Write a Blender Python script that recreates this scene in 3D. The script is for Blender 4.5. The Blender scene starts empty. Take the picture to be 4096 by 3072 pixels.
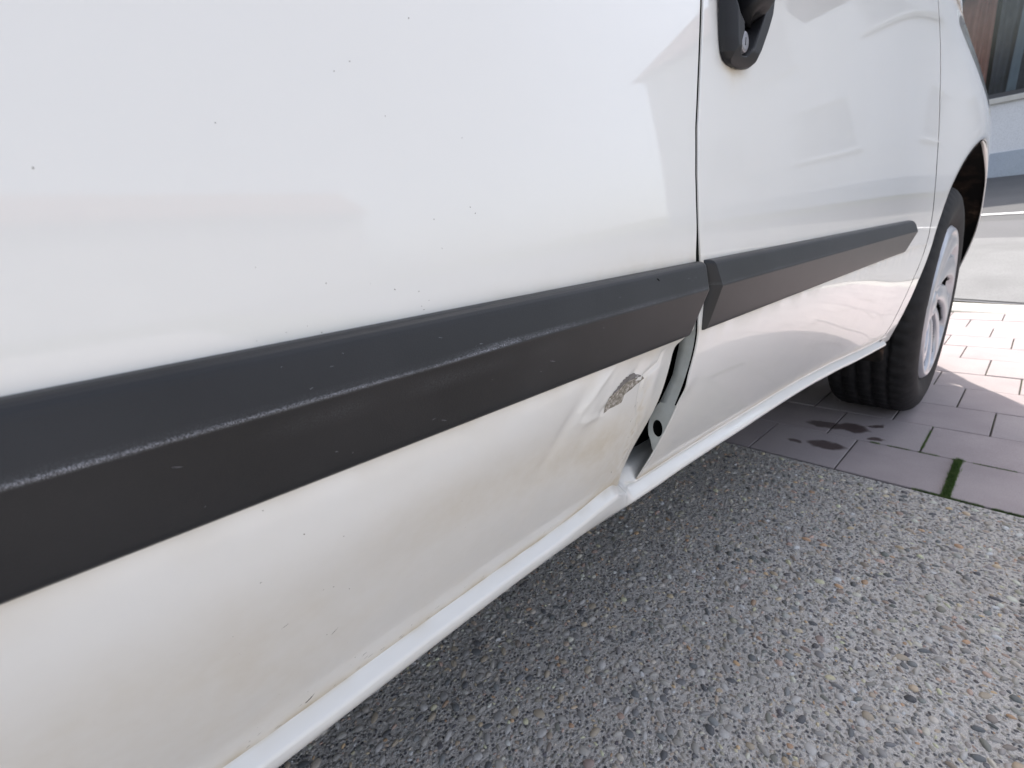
import bpy, math, random
import numpy as np
from mathutils import Matrix, Vector, noise

random.seed(7); rng = np.random.default_rng(11)
S = bpy.context.scene
COL = S.collection
PI = math.pi

# ------------------------------------------------------------------ camera, sky, sun, exposure
cam = bpy.data.cameras.new('camera'); camo = bpy.data.objects.new('camera', cam); COL.objects.link(camo)
right = Vector((0.74606999, -0.65917628, -0.09416052)); up = Vector((0.26309009, 0.16191224, 0.95108781))
fwd = Vector((0.61168879, 0.73435078, -0.29422061))
CAM = Vector((0.0, -0.16485, 0.57286))
m = Matrix.Identity(4)
for i in range(3):
    m[i][0] = right[i]; m[i][1] = up[i]; m[i][2] = -fwd[i]; m[i][3] = CAM[i]
camo.matrix_world = m
cam.sensor_width = 36; cam.lens = 15.818; cam.clip_start = 0.01; cam.clip_end = 600
cam.dof.use_dof = True; cam.dof.focus_distance = 0.33; cam.dof.aperture_fstop = 14
S.camera = camo

SUN = Vector((0.58, 0.40, 1.0)).normalized()
elev = math.asin(SUN.z); azim = math.atan2(SUN.x, SUN.y)
W = bpy.data.worlds.new('World'); S.world = W; W.use_nodes = True
wn, wl = W.node_tree.nodes, W.node_tree.links
wn.clear()
wo = wn.new('ShaderNodeOutputWorld'); wb = wn.new('ShaderNodeBackground'); sky = wn.new('ShaderNodeTexSky')
sky.sky_type = 'NISHITA'; sky.sun_disc = False; sky.sun_elevation = elev; sky.sun_rotation = azim
sky.air_density = 1.0; sky.dust_density = 3.0; sky.ozone_density = 1.0
hs = wn.new('ShaderNodeHueSaturation'); hs.inputs['Saturation'].default_value = 0.50
wl.new(sky.outputs[0], hs.inputs['Color']); wl.new(hs.outputs[0], wb.inputs[0])
wb.inputs[1].default_value = 0.15; wl.new(wb.outputs[0], wo.inputs[0])
sl = bpy.data.lights.new('sun', 'SUN'); sl.energy = 2.7; sl.angle = math.radians(0.55); sl.color = (1, 0.935, 0.85)
so = bpy.data.objects.new('sun', sl); COL.objects.link(so)
so.rotation_euler = (-SUN).to_track_quat('-Z', 'Y').to_euler(); so.location = (3, 4, 8)
S.view_settings.view_transform = 'Standard'; S.view_settings.look = 'None'
S.view_settings.exposure = 1.32; S.view_settings.gamma = 1.0; S.view_settings.use_curve_mapping = False

# ------------------------------------------------------------------ helpers
def link(name, me, mat=None, parent=None, loc=None, smooth=True):
    o = bpy.data.objects.new(name, me); COL.objects.link(o)
    if mat is not None and not me.materials: me.materials.append(mat)
    if parent is not None: o.parent = parent
    if loc is not None: o.location = loc
    if smooth:
        me.polygons.foreach_set('use_smooth', [True] * len(me.polygons))
    return o
def mesh(verts, faces, attrs=None, flip=False):
    me = bpy.data.meshes.new('mesh')
    if flip: faces = [tuple(reversed(f)) for f in faces]
    me.from_pydata([tuple(map(float, v)) for v in verts], [], [tuple(int(i) for i in f) for f in faces])
    if attrs:
        for k, a in attrs.items():
            at = me.attributes.new(k, 'FLOAT', 'POINT'); at.data.foreach_set('value', np.asarray(a, dtype=np.float32).ravel())
    me.update(); return me
def empty(name, loc=(0, 0, 0), parent=None):
    o = bpy.data.objects.new(name, None); COL.objects.link(o); o.location = loc; o.parent = parent
    o.empty_display_size = 0.2
    return o
def tag(o, label=None, cat=None, group=None, kind=None):
    if label: o['label'] = label
    if cat: o['category'] = cat
    if group: o['group'] = group
    if kind: o['kind'] = kind
    return o
def grid(P, attrs=None, flip=False, wrap=False, mask=None):
    """P: array (n, m, 3) of points -> quad mesh"""
    n, mm = P.shape[:2]
    F = []
    for i in range(n - 1):
        for j in range(mm - (0 if wrap else 1)):
            if mask is not None and mask[i, j]: continue
            j2 = (j + 1) % mm
            F.append((i * mm + j, i * mm + j2, (i + 1) * mm + j2, (i + 1) * mm + j))
    return mesh(P.reshape(-1, 3), F, attrs, flip)
class MB:
    def __init__(s): s.v = []; s.f = []
    def box(s, a, b, bev=0.0):
        x0, y0, z0 = a; x1, y1, z1 = b; k = len(s.v)
        if bev <= 0:
            s.v += [(x0,y0,z0),(x1,y0,z0),(x1,y1,z0),(x0,y1,z0),(x0,y0,z1),(x1,y0,z1),(x1,y1,z1),(x0,y1,z1)]
            s.f += [(k,k+3,k+2,k+1),(k+4,k+5,k+6,k+7),(k,k+1,k+5,k+4),(k+1,k+2,k+6,k+5),(k+2,k+3,k+7,k+6),(k+3,k,k+4,k+7)]
        else:
            e = bev
            s.v += [(x0,y0,z0),(x1,y0,z0),(x1,y1,z0),(x0,y1,z0),(x0,y0,z1-e),(x1,y0,z1-e),(x1,y1,z1-e),(x0,y1,z1-e),
                    (x0+e,y0+e,z1),(x1-e,y0+e,z1),(x1-e,y1-e,z1),(x0+e,y1-e,z1)]
            s.f += [(k,k+3,k+2,k+1),(k,k+1,k+5,k+4),(k+1,k+2,k+6,k+5),(k+2,k+3,k+7,k+6),(k+3,k,k+4,k+7),
                    (k+4,k+5,k+9,k+8),(k+5,k+6,k+10,k+9),(k+6,k+7,k+11,k+10),(k+7,k+4,k+8,k+11),(k+8,k+9,k+10,k+11)]
        return s
    def mesh(s): return mesh(s.v, s.f)
    def build(s, name, mat, parent=None): return link(name, s.mesh(), mat, parent, smooth=False)
def ss(a, b, x):
    t = np.clip((np.asarray(x, dtype=float) - a) / (b - a), 0, 1); return t * t * (3 - 2 * t)
def nz(x, y, z=0.0, s=1.0): return noise.noise(Vector((x * s, y * s, z * s)))
def vnoise(x, y, scale, seed=0):
    """cheap smooth value noise on arrays"""
    x = np.asarray(x) * scale; y = np.asarray(y) * scale
    xi = np.floor(x).astype(int); yi = np.floor(y).astype(int); fx = x - xi; fy = y - yi
    fx = fx * fx * (3 - 2 * fx); fy = fy * fy * (3 - 2 * fy)
    def h(a, b):
        n = (a * 374761393 + b * 668265263 + seed * 974711) & 0x7fffffff
        n = ((n ^ (n >> 13)) * 1274126177) & 0x7fffffff
        return ((n ^ (n >> 16)) & 0xffff) / 65535.0
    return (h(xi, yi) * (1 - fx) + h(xi + 1, yi) * fx) * (1 - fy) + (h(xi, yi + 1) * (1 - fx) + h(xi + 1, yi + 1) * fx) * fy

# ------------------------------------------------------------------ materials
def material(name, color=(.5, .5, .5), rough=.5, metal=0.0, coat=0.0, coat_rough=.03, spec=.5, build=None):
    mt = bpy.data.materials.new(name); mt.use_nodes = True
    nt = mt.node_tree; b = nt.nodes['Principled BSDF']
    b.inputs['Base Color'].default_value = (*color, 1); b.inputs['Roughness'].default_value = rough
    b.inputs['Metallic'].default_value = metal; b.inputs['Coat Weight'].default_value = coat
    b.inputs['Coat Roughness'].default_value = coat_rough; b.inputs['Specular IOR Level'].default_value = spec
    if build: build(nt, b)
    return mt
class N:
    """small node helper"""
    def __init__(s, nt): s.nt = nt
    def new(s, t, **kw):
        n = s.nt.nodes.new('ShaderNode' + t)
        for k, v in kw.items():
            if k.startswith('i_'): n.inputs[k[2:].replace('_', ' ')].default_value = v
            else: setattr(n, k, v)
        return n
    def l(s, a, b): s.nt.links.new(a, b)
    def coords(s, kind='Object'): return s.new('TexCoord').outputs[kind]
    def pos(s): return s.new('NewGeometry').outputs['Position']
    def noise(s, vec, scale, detail=3, rough=.55, out='Fac'):
        n = s.new('TexNoise'); n.inputs['Scale'].default_value = scale; n.inputs['Detail'].default_value = detail
        n.inputs['Roughness'].default_value = rough; s.l(vec, n.inputs['Vector']); return n.outputs[out]
    def ramp(s, fac, stops):
        r = s.new('ValToRGB'); e = r.color_ramp.elements
        while len(e) > 1: e.remove(e[-1])
        e[0].position = stops[0][0]; e[0].color = (*stops[0][1], 1) if isinstance(stops[0][1], tuple) else (stops[0][1],) * 3 + (1,)
        for p, c in stops[1:]:
            q = e.new(p); q.color = (*c, 1) if isinstance(c, tuple) else (c, c, c, 1)
        s.l(fac, r.inputs[0]); return r.outputs[0]
    def mix(s, fac, a, b, mode='MIX'):
        n = s.new('Mix', data_type='RGBA', blend_type=mode)
        for sock, v in ((n.inputs[0], fac), (n.inputs[6], a), (n.inputs[7], b)):
            if hasattr(v, 'links'): s.l(v, sock)
            elif isinstance(v, tuple): sock.default_value = (*v, 1)
            else: sock.default_value = v
        return n.outputs[2]
    def math(s, op, a, b=0.0, c=0.0):
        n = s.new('Math', operation=op)
        for i, v in enumerate((a, b, c)):
            if hasattr(v, 'links'): s.l(v, n.inputs[i])
            else: n.inputs[i].default_value = v
        return n.outputs[0]
    def attr(s, name): return s.new('Attribute', attribute_name=name)
    def bump(s, h, strength, dist, b):
        n = s.new('Bump'); n.inputs['Strength'].default_value = strength; n.inputs['Distance'].default_value = dist
        s.l(h, n.inputs['Height']); s.l(n.outputs[0], b.inputs['Normal']); return n

def b_paint(nt, b):
    k = N(nt); p = k.coords()
    dirt_shade = k.attr('dirt_shade').outputs['Fac']
    n1 = k.noise(p, 9, 4); n2 = k.noise(p, 120, 3)
    film = k.ramp(n1, [(.35, 0.0), (.75, 1.0)])
    base = k.mix(k.math('MULTIPLY', film, .10), (.745, .742, .728), (.66, .635, .58))
    dn = k.math('MULTIPLY', dirt_shade, k.math('ADD', .55, k.math('MULTIPLY', n2, .8)))
    c = k.mix(k.math('MINIMUM', dn, 1.0), base, (.50, .435, .33))
    k.l(c, b.inputs['Base Color'])
    k.l(k.math('ADD', .32, k.math('MULTIPLY', dirt_shade, .3)), b.inputs['Roughness'])
    k.l(k.math('SUBTRACT', 1.0, k.math('MINIMUM', k.math('MULTIPLY', dirt_shade, 2.6), 1.0)), b.inputs['Coat Weight'])
    k.bump(k.noise(p, 260, 1), .03, .0006, b)
PAINT = material('white_car_paint', (.8, .79, .77), .32, coat=1.0, coat_rough=.035, build=b_paint)
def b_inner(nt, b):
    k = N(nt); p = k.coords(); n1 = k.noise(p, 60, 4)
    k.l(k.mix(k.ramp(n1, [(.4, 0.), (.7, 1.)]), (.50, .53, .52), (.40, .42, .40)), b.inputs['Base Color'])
JAMB = material('shaded_white_paint', (.5, .53, .52), .45, build=b_inner)  # white paint greyed to carry the shade inside the door gap
def b_trim(nt, b):
    k = N(nt); p = k.coords()
    sc = k.attr('scuff').outputs['Fac']
    n1 = k.noise(p, 14, 4); g = k.noise(p, 1500, 2); g2 = k.noise(p, 2600, 2)
    base = k.mix(k.ramp(n1, [(.3, 0.), (.7, 1.)]), (.011, .0115, .0135), (.019, .0195, .0225))
    specks = k.ramp(k.noise(p, 700, 1), [(.74, 0.), (.78, 1.)])
    sp = k.math('MULTIPLY', sc, k.ramp(g2, [(.44, 0.), (.62, 1.)]))
    c = k.mix(sp, base, (.30, .31, .35))
    k.l(c, b.inputs['Base Color'])
    k.l(k.math('ADD', .36, k.math('MULTIPLY', g, .12)), b.inputs['Roughness'])
    k.bump(g, .35, .0003, b)
TRIM = material('grained_black_plastic', (.04, .04, .045), .55, spec=.42, build=b_trim)
def b_hplastic(nt, b):
    k = N(nt); p = k.coords()
    k.bump(k.noise(p, 1800, 2), .25, .0002, b)
HPLAST = material('smooth_black_plastic', (.010, .010, .012), .45, spec=.3, build=b_hplastic)
GAP_DARK = material('gap_shade_dark', (.018, .022, .018), .8, spec=.2)  # near black, stands for the shade in the upper door gap
BLACK = material('deep_black', (.004, .004, .004), .9, spec=.1)
def b_liner(nt, b):
    k = N(nt); p = k.coords()
    k.l(k.ramp(k.noise(p, 22, 5), [(.50, (.003, .003, .003)), (.64, (.018, .012, .009)), (.82, (.11, .07, .05))]), b.inputs['Base Color'])
LINER = material('dirty_arch_liner', (.01, .01, .01), .9, spec=.2, build=b_liner)
LOCK = material('worn_lock_metal', (.25, .25, .275), .38, metal=.55)
def b_rub(nt, b):
    k = N(nt); p = k.coords()
    k.l(k.ramp(k.noise(p, 30, 4), [(.3, (.006, .006, .007)), (.75, (.020, .019, .020))]), b.inputs['Base Color'])
    k.bump(k.noise(p, 250, 3), .2, .001, b)
RUBBER = material('tyre_rubber', (.02, .02, .022), .7, spec=.3, build=b_rub)
def b_cap(nt, b):
    k = N(nt); p = k.coords()
    k.l(k.ramp(k.noise(p, 16, 4), [(.35, (.40, .41, .44)), (.75, (.50, .50, .53))]), b.inputs['Base Color'])
CAP = material('silver_wheel_cover_paint', (.55, .55, .58), .32, metal=.55, coat=.3, coat_rough=.12, build=b_cap)
GLASS = material('tinted_window_glass', (.02, .025, .028), .03, spec=.8)
def b_metal(nt, b):
    k = N(nt); p = k.coords()
    k.l(k.ramp(k.noise(p, 420, 4), [(.3, (.11, .10, .10)), (.7, (.20, .19, .185))]), b.inputs['Base Color'])
BARE = material('exposed_grey_primer', (.17, .16, .16), .6, build=b_metal)
def b_fill(nt, b):
    k = N(nt); p = k.coords()
    k.l(k.ramp(k.noise(p, 330, 6, .7), [(.30, (.10, .09, .07)), (.46, (.20, .18, .145)), (.58, (.38, .35, .32)), (.68, (.64, .60, .56))]), b.inputs['Base Color'])
    k.bump(k.noise(p, 500, 4), .6, .0008, b)
FILL = material('rusty_filler', (.3, .25, .17), .85, build=b_fill)
def b_conc(nt, b):
    k = N(nt); p = k.pos()
    v = k.new('TexVoronoi', feature='F1'); v.inputs['Scale'].default_value = 210; k.l(p, v.inputs['Vector'])
    v2 = k.new('TexVoronoi', feature='F1'); v2.inputs['Scale'].default_value = 95; k.l(p, v2.inputs['Vector'])
    big = k.noise(p, 2.2, 4); fine = k.noise(p, 600, 3)
    matrix = k.mix(k.ramp(big, [(.35, 0.), (.7, 1.)]), (.58, .54, .50), (.67, .63, .59))
    matrix = k.mix(k.math('MULTIPLY', k.ramp(fine, [(.4, 0.), (.65, 1.)]), .6), matrix, (.24, .225, .23))
    st = k.new('SeparateColor'); k.l(v.outputs['Color'], st.inputs[0])
    stone = k.ramp(st.outputs[0], [(0., (.10, .10, .11)), (.3, (.22, .215, .22)), (.6, (.34, .33, .32)), (.85, (.44, .40, .35)), (1., (.52, .52, .52))])
    m1 = k.ramp(v.outputs['Distance'], [(.30, 1.), (.48, 0.)])
    c = k.mix(m1, matrix, stone)
    k.l(c, b.inputs['Base Color'])
    h = k.math('ADD', k.math('MULTIPLY', k.ramp(v.outputs['Distance'], [(0., 1.), (.6, 0.)]), .8), k.math('MULTIPLY', fine, .6))
    k.bump(h, .9, .004, b)
CONC = material('washed_aggregate_concrete', (.3, .3, .3), .9, spec=.25, build=b_conc)
def b_peb(nt, b):
    k = N(nt); p = k.pos()
    a = k.attr('tint').outputs['Color']
    c = k.mix(k.math('MULTIPLY', k.noise(p, 500, 4), .6), a, (.22, .21, .21), 'MIX')
    k.l(c, b.inputs['Base Color']); k.bump(k.noise(p, 900, 3), .25, .0006, b)
PEB = material('river_pebble', (.2, .2, .2), .6, spec=.35, build=b_peb)
def b_pav(nt, b):
    k = N(nt); p = k.pos(); oi = k.new('ObjectInfo').outputs['Random']
    n1 = k.noise(p, 7, 5); f = k.noise(p, 420, 3)
    c = k.mix(k.ramp(n1, [(.3, 0.), (.7, 1.)]), (.31, .265, .27), (.40, .345, .345))
    c = k.mix(k.math('MULTIPLY', oi, .45), c, (.385, .35, .348))
    c = k.mix(k.math('MULTIPLY', k.ramp(f, [(.42, 0.), (.7, 1.)]), .4), c, (.24, .205, .21))
    sp = k.ramp(k.noise(p, 160, 2), [(.72, 0.), (.76, 1.)])
    c = k.mix(k.math('MULTIPLY', sp, .5), c, (.55, .52, .5))
    # damp patches soaked into the blocks
    wob = k.new('VectorMath', operation='SCALE'); nn = k.new('TexNoise'); nn.inputs['Scale'].default_value = 34; nn.inputs['Detail'].default_value = 4
    k.l(p, nn.inputs['Vector']); sb = k.new('VectorMath', operation='SUBTRACT'); k.l(nn.outputs['Color'], sb.inputs[0]); sb.inputs[1].default_value = (.5, .5, .5)
    k.l(sb.outputs[0], wob.inputs[0]); wob.inputs['Scale'].default_value = .035
    ad = k.new('VectorMath', operation='ADD'); k.l(p, ad.inputs[0]); k.l(wob.outputs[0], ad.inputs[1])
    tot = None
    for (sx, sy, ra, rb, rot) in ((1.425, .165, .030, .055, .1), (1.440, .105, .036, .042, -.3), (1.484, .068, .012, .022, .8), (1.285, .130, .028, .047, .1), (1.270, .200, .011, .020, 0.), (1.392, .048, .014, .022, .5)):
        mp = k.new('Mapping', vector_type='TEXTURE'); mp.inputs['Location'].default_value = (sx, sy, 0); mp.inputs['Rotation'].default_value = (0, 0, rot); mp.inputs['Scale'].default_value = (ra, rb, 1)
        k.l(ad.outputs[0], mp.inputs[0]); ln = k.new('VectorMath', operation='LENGTH'); k.l(mp.outputs[0], ln.inputs[0])
        e = k.ramp(ln.outputs['Value'], [(.72, 1.), (1.0, 0.)]); tot = e if tot is None else k.math('MAXIMUM', tot, e)
    c = k.mix(k.math('MULTIPLY', tot, .86), c, (.055, .032, .030))
    k.l(k.math('SUBTRACT', .88, k.math('MULTIPLY', tot, .35)), b.inputs['Roughness'])
    k.l(c, b.inputs['Base Color']); k.bump(k.math('ADD', f, k.math('MULTIPLY', k.noise(p, 40, 3), .8)), .45, .002, b)
PAV = material('reddish_concrete_paver', (.3, .22, .22), .88, spec=.3, build=b_pav)
def b_sand(nt, b):
    k = N(nt); p = k.pos()
    g = k.ramp(k.noise(p, 5, 3), [(.42, 0.), (.6, 1.)])
    c = k.mix(g, (.055, .048, .046), (.055, .065, .035))
    k.l(k.mix(k.math('MULTIPLY', k.noise(p, 500, 3), .5), c, (.09, .08, .07)), b.inputs['Base Color'])
    k.bump(k.noise(p, 400, 3), .8, .003, b)
SAND = material('joint_sand', (.12, .1, .09), .95, spec=.1, build=b_sand)
def b_moss(nt, b):
    k = N(nt); p = k.pos()
    k.l(k.ramp(k.noise(p, 90, 3), [(.3, (.10, .18, .05)), (.7, (.24, .33, .12))]), b.inputs['Base Color'])
MOSS = material('moss', (.06, .1, .03), .8, spec=.2, build=b_moss)
def b_wet(nt, b):
    k = N(nt); p = k.pos()
    k.l(k.ramp(k.noise(p, 60, 4), [(.3, (.035, .020, .018)), (.7, (.065, .040, .036))]), b.inputs['Base Color'])
WET = material('damp_stain', (.05, .03, .028), .45, spec=.35, build=b_wet)
def plain(name, c1, c2, scale, rough=.85, bs=0.3, bd=.003, spec=.3, fine=300):
    def bb(nt, b):
        k = N(nt); p = k.pos()
        c = k.mix(k.ramp(k.noise(p, scale, 5), [(.3, 0.), (.7, 1.)]), c1, c2)
        f = k.noise(p, fine, 3)
        d = tuple(x * .6 for x in c1)
        c = k.mix(k.math('MULTIPLY', k.ramp(f, [(.45, 0.), (.7, 1.)]), .45), c, d)
        k.l(c, b.inputs['Base Color']); k.bump(f, bs, bd, b)
    return material(name, c1, rough, spec=spec, build=bb)
KERBC = plain('pale_kerb_stone', (.42, .40, .37), (.50, .48, .44), 3)
GUTTER = plain('bright_pavement_concrete', (.17, .17, .172), (.22, .22, .222), 2.5, fine=120)
ASPH = plain('asphalt', (.095, .095, .098), (.12, .12, .123), 1.2, fine=150)
ASPH2 = plain('asphalt_patch', (.125, .125, .13), (.14, .14, .147), 1.2, fine=150)
LINEP = plain('road_paint', (.72, .72, .72), (.8, .8, .8), 6)
RENDER_W = plain('pale_rendered_wall', (.72, .72, .75), (.78, .78, .81), .8, fine=60)
PLINTH = plain('blue_grey_plinth', (.42, .46, .53), (.47, .51, .57), 1.5, fine=60)
SILLM = plain('stone_sill', (.55, .53, .50), (.62, .6, .57), 9)
FRAME = material('dark_window_frame', (.045, .046, .055), .45)
WFRAME = material('white_window_frame', (.8, .8, .8), .4)
CURT_O = plain('terracotta_curtain', (.42, .20, .16), (.50, .26, .21), 6, rough=.9, bs=.1)
CURT_G = plain('grey_curtain', (.07, .075, .09), (.13, .14, .165), 3, rough=.9, bs=.1)
CURT_B = plain('pale_blue_curtain', (.20, .25, .30), (.25, .31, .36), 3, rough=.9, bs=.1)
def b_pane(nt, b):
    b.inputs['Transmission Weight'].default_value = 1.0; b.inputs['IOR'].default_value = 1.45
PANE = material('window_pane', (.85, .88, .9), .02, build=b_pane)
HOUSEW = plain('added_house_render', (.44, .445, .46), (.48, .485, .50), 1.0, fine=60)
SOIL = plain('lawn_and_earth', (.10, .12, .05), (.15, .15, .08), 1.0, fine=90)
TILE = plain('roof_tile', (.20, .10, .08), (.26, .14, .11), 3)

# ------------------------------------------------------------------ shape of the van's side
_tx = np.linspace(-2.2, 2.8, 2501)
_ty = np.interp(_tx, [-.6, -.1, 0, .08, .18, .28, .36, .45, .61, .80, .96, 1.10, 1.25, 1.5], [.056, .060, .061, .065, .069, .069, .064, .062, .055, .0465, .0385, .030, .0257, .026])
_k = np.exp(-(np.arange(-40, 41) / 16.0) ** 2); _ty = np.convolve(np.pad(_ty, 40, mode='edge'), _k / _k.sum(), 'valid')
def tuck(x): return np.interp(x, _tx, _ty)
def side_y(x, z):
    """outer skin of the side: small y is outboard"""
    x = np.asarray(x, dtype=float); z = np.asarray(z, dtype=float)
    y = .016 + .20 * np.clip(z - .5, 0, .4) ** 2 + .16 * np.clip(z - .9, 0, 9)
    y = y + tuck(x) * np.minimum(1.35, np.clip((.49 - z) / .165, 0, 9)) ** 1.5
    w = np.where(x < 1.66, .30, .60)
    y = y - .050 * np.exp(-((x - 1.66) / w) ** 2) * (1 - ss(.74, 1.04, z))
    y = y + .30 * (np.clip(x - 2.0, 0, 9) / .5) ** 2
    return y
def sd_seg(px, pz, a, b):
    ax, az = a; bx, bz = b
    t = np.clip(((px - ax) * (bx - ax) + (pz - az) * (bz - az)) / ((bx - ax) ** 2 + (bz - az) ** 2), 0, 1)
    dx = px - (ax + t * (bx - ax)); dz = pz - (az + t * (bz - az))
    s = np.sign((bx - ax) * (pz - az) - (bz - az) * (px - ax))
    return np.hypot(dx, dz), s, t
TRX = [-.1, .03, .08, .12, .17, .21, .25]; TRZ = [.40, .402, .405, .41, .42, .43, .44]
def dent_y(x, z):
    """how far the rear door's lower front corner is pushed in (metres)"""
    x = np.asarray(x, dtype=float); z = np.asarray(z, dtype=float)
    low = 1 - ss(.478, .500, z)                                   # nothing above the moulding
    # main facet: pushed in towards the shut line, starting at the sharp fold
    foldx = np.interp(z, [.33, .36, .40, .432, .452, .49], [.335, .312, .266, .241, .238, .248])
    ramp = np.clip((x - foldx) / np.maximum(.352 - foldx, .01), 0, 1)
    d = .0125 * ramp ** 1.15 * (1 - ss(.470, .500, z) * .55)
    # deeper towards the door foot
    d = d + .006 * np.clip((x - .27) / .07, 0, 1) * (1 - ss(.36, .44, z))
    # long shallow trough running back along the door below the moulding: leans in down to a valley, then comes back to the sill
    zl = np.interp(x, TRX, TRZ); A = .0058 * ss(-.12, .10, x) * (1 - ss(.205, .268, x))
    up_ = 1 - ss(0, 1, (z - zl) / .062); dn = np.clip((z - .328) / (zl - .328), 0, 1)
    d = d + A * np.where(z > zl, up_, dn * (2 - dn))
    # raised tongue left of the fold
    q = ((x - .222) * .95 + (z - .455) * -.30, (x - .222) * .30 + (z - .455) * .95)
    d = d - .0022 * np.exp(-(q[0] / .010) ** 2 - (q[1] / .026) ** 2)
    q = ((x - .200) * .9 + (z - .448) * -.42, (x - .200) * .42 + (z - .448) * .9)
    d = d + .0014 * np.exp(-(q[0] / .006) ** 2 - (q[1] / .030) ** 2)
    # curved hem crease next to the edge
    d0 = d
    f2 = [(.311, .496), (.3165, .480), (.314, .4715), (.303, .4692), (.291, .467), (.2895, .458), (.292, .445), (.304, .421), (.322, .390), (.332, .362)]
    for a, b, w in zip(f2[:-1], f2[1:], (.7, .9, 1., 1., 1., 1., .9, .8, .5)):
        dist, s, t = sd_seg(x, z, a, b)
        d = np.maximum(d, d0 + .0017 * w * np.exp(-(dist / .0020) ** 2))
    tg = [(.246, .490), (.228, .477), (.213, .461), (.2125, .454), (.220, .4512), (.236, .4515)]
    d0 = d
    for a, b in zip(tg[:-1], tg[1:]):
        dist, s, t = sd_seg(x, z, a, b)
        d = np.minimum(d, d0 - .0011 * np.exp(-(dist / .0032) ** 2))
    d = d - .0016 * np.exp(-(((x - .312) / .010) ** 2)) * ss(.35, .38, z) * (1 - ss(.455, .475, z))
    # pocket under the moulding
    d = d + .0035 * np.exp(-((x - .283) / .022) ** 2 - ((z - .488) / .012) ** 2)
    # patch crease
    dist, s, t = sd_seg(x, z, (.238, .453), (.276, .4735))
    d = d + .0014 * np.exp(-(dist / .0035) ** 2)
    return d * low
def body_y(x, z): return side_y(x, z) + dent_y(x, z)

# ------------------------------------------------------------------ VAN
van = empty('van', (0, 0, 0))
tag(van, 'white van with black side mouldings and a crumpled rear door corner, parked on the paving', 'van')
GAPZ = [.30, .45, .50, .547, .572, .592, .611, .643, .678, .727, .85, 1.02]
GAPX = [.358, .357, .357, .3575, .3555, .3545, .3540, .3555, .3615, .3705, .392, .420]
def gapx(z): return np.interp(z, GAPZ, GAPX)
def rear_edge(z):
    x = gapx(z) - .0026
    return x - .014 * (1 - ss(.478, .492, z)) - .0045 * ss(.548, .560, z) * 0 - .003 * (1 - ss(.546, .575, z)) * ss(.49, .5, z)
FZ = [.29, .328, .407, .449, .511, .553, .657, .770, .828, .876, .945, 1.02]
FX = [1.235, 1.262, 1.281, 1.295, 1.315, 1.318, 1.305, 1.298, 1.308, 1.322, 1.345, 1.370]
def doorfront(z): return np.interp(z, FZ, FX)
def sill_top(x): return .326 - .024 * ss(.7, 1.27, x) + .016 * np.exp(-((x - .308) / np.where(x < .308, .060, .022)) ** 2) * (1 - ss(.335, .35, x))

def panel(x0f, x1f, z0f, z1, nx, nzv, yf, xs=None, zpow=1.0, edge=True):
    """a sheet of bodywork; the last two rows/columns fold inwards as a hem"""
    u = np.linspace(0, 1, nx) if xs is None else xs
    v = np.linspace(0, 1, nzv) ** zpow
    X = np.zeros((nzv, nx)); Z = np.zeros((nzv, nx))
    for j in range(nx):
        zt = .6
        xm = x0f(zt) * (1 - u[j]) + x1f(zt) * u[j]
        for it in range(3):
            zz = z0f(xm) + (z1 - z0f(xm)) * v
            xx = x0f(zz) * (1 - u[j]) + x1f(zz) * u[j]
            xm = xx[0]
        X[:, j] = xx; Z[:, j] = zz
    Y = yf(X, Z)
    return X, Y, Z
def hem(X, Y, Z, cols='lr', t=.006, r=.0005, rows=''):
    """adds rolled edges to a panel along the chosen sides"""
    def addcol(X, Y, Z, side):
        s = -1 if side == 'l' else 1
        c = 0 if side == 'l' else -1
        X = X.copy(); Y = Y.copy(); e0 = (X[:, c].copy(), Y[:, c].copy()); nb_ = 1 if side == 'l' else -2
        q_ = .0007 / np.maximum(np.abs(X[:, c] - X[:, nb_]), .0008)
        X[:, c] = e0[0] + (X[:, nb_] - e0[0]) * q_; Y[:, c] = e0[1] + (Y[:, nb_] - e0[1]) * q_
        a = [e0, (e0[0] + s * r * .7, e0[1] + r * .3), (e0[0] + s * r, e0[1] + r), (e0[0] + s * r, e0[1] + t)]
        if side == 'l': a = a[::-1]
        nx = np.stack([q[0] for q in a], 1); ny = np.stack([q[1] for q in a], 1); nzz = np.repeat(Z[:, c][:, None], 4, 1)
        f = (lambda A, B: np.concatenate([B, A], 1)) if side == 'l' else (lambda A, B: np.concatenate([A, B], 1))
        return f(X, nx), f(Y, ny), f(Z, nzz)
    for c in cols: X, Y, Z = addcol(X, Y, Z, c)
    if 'b' in rows:
        X = np.concatenate([X[:1], X[:1], X[:1], X], 0); Y = np.concatenate([Y[:1] + t, Y[:1] + r, Y[:1] + r * .3, Y], 0)
        Z = np.concatenate([Z[:1] - r, Z[:1] - r, Z[:1] - r * .7, Z], 0)
    return X, Y, Z
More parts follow.
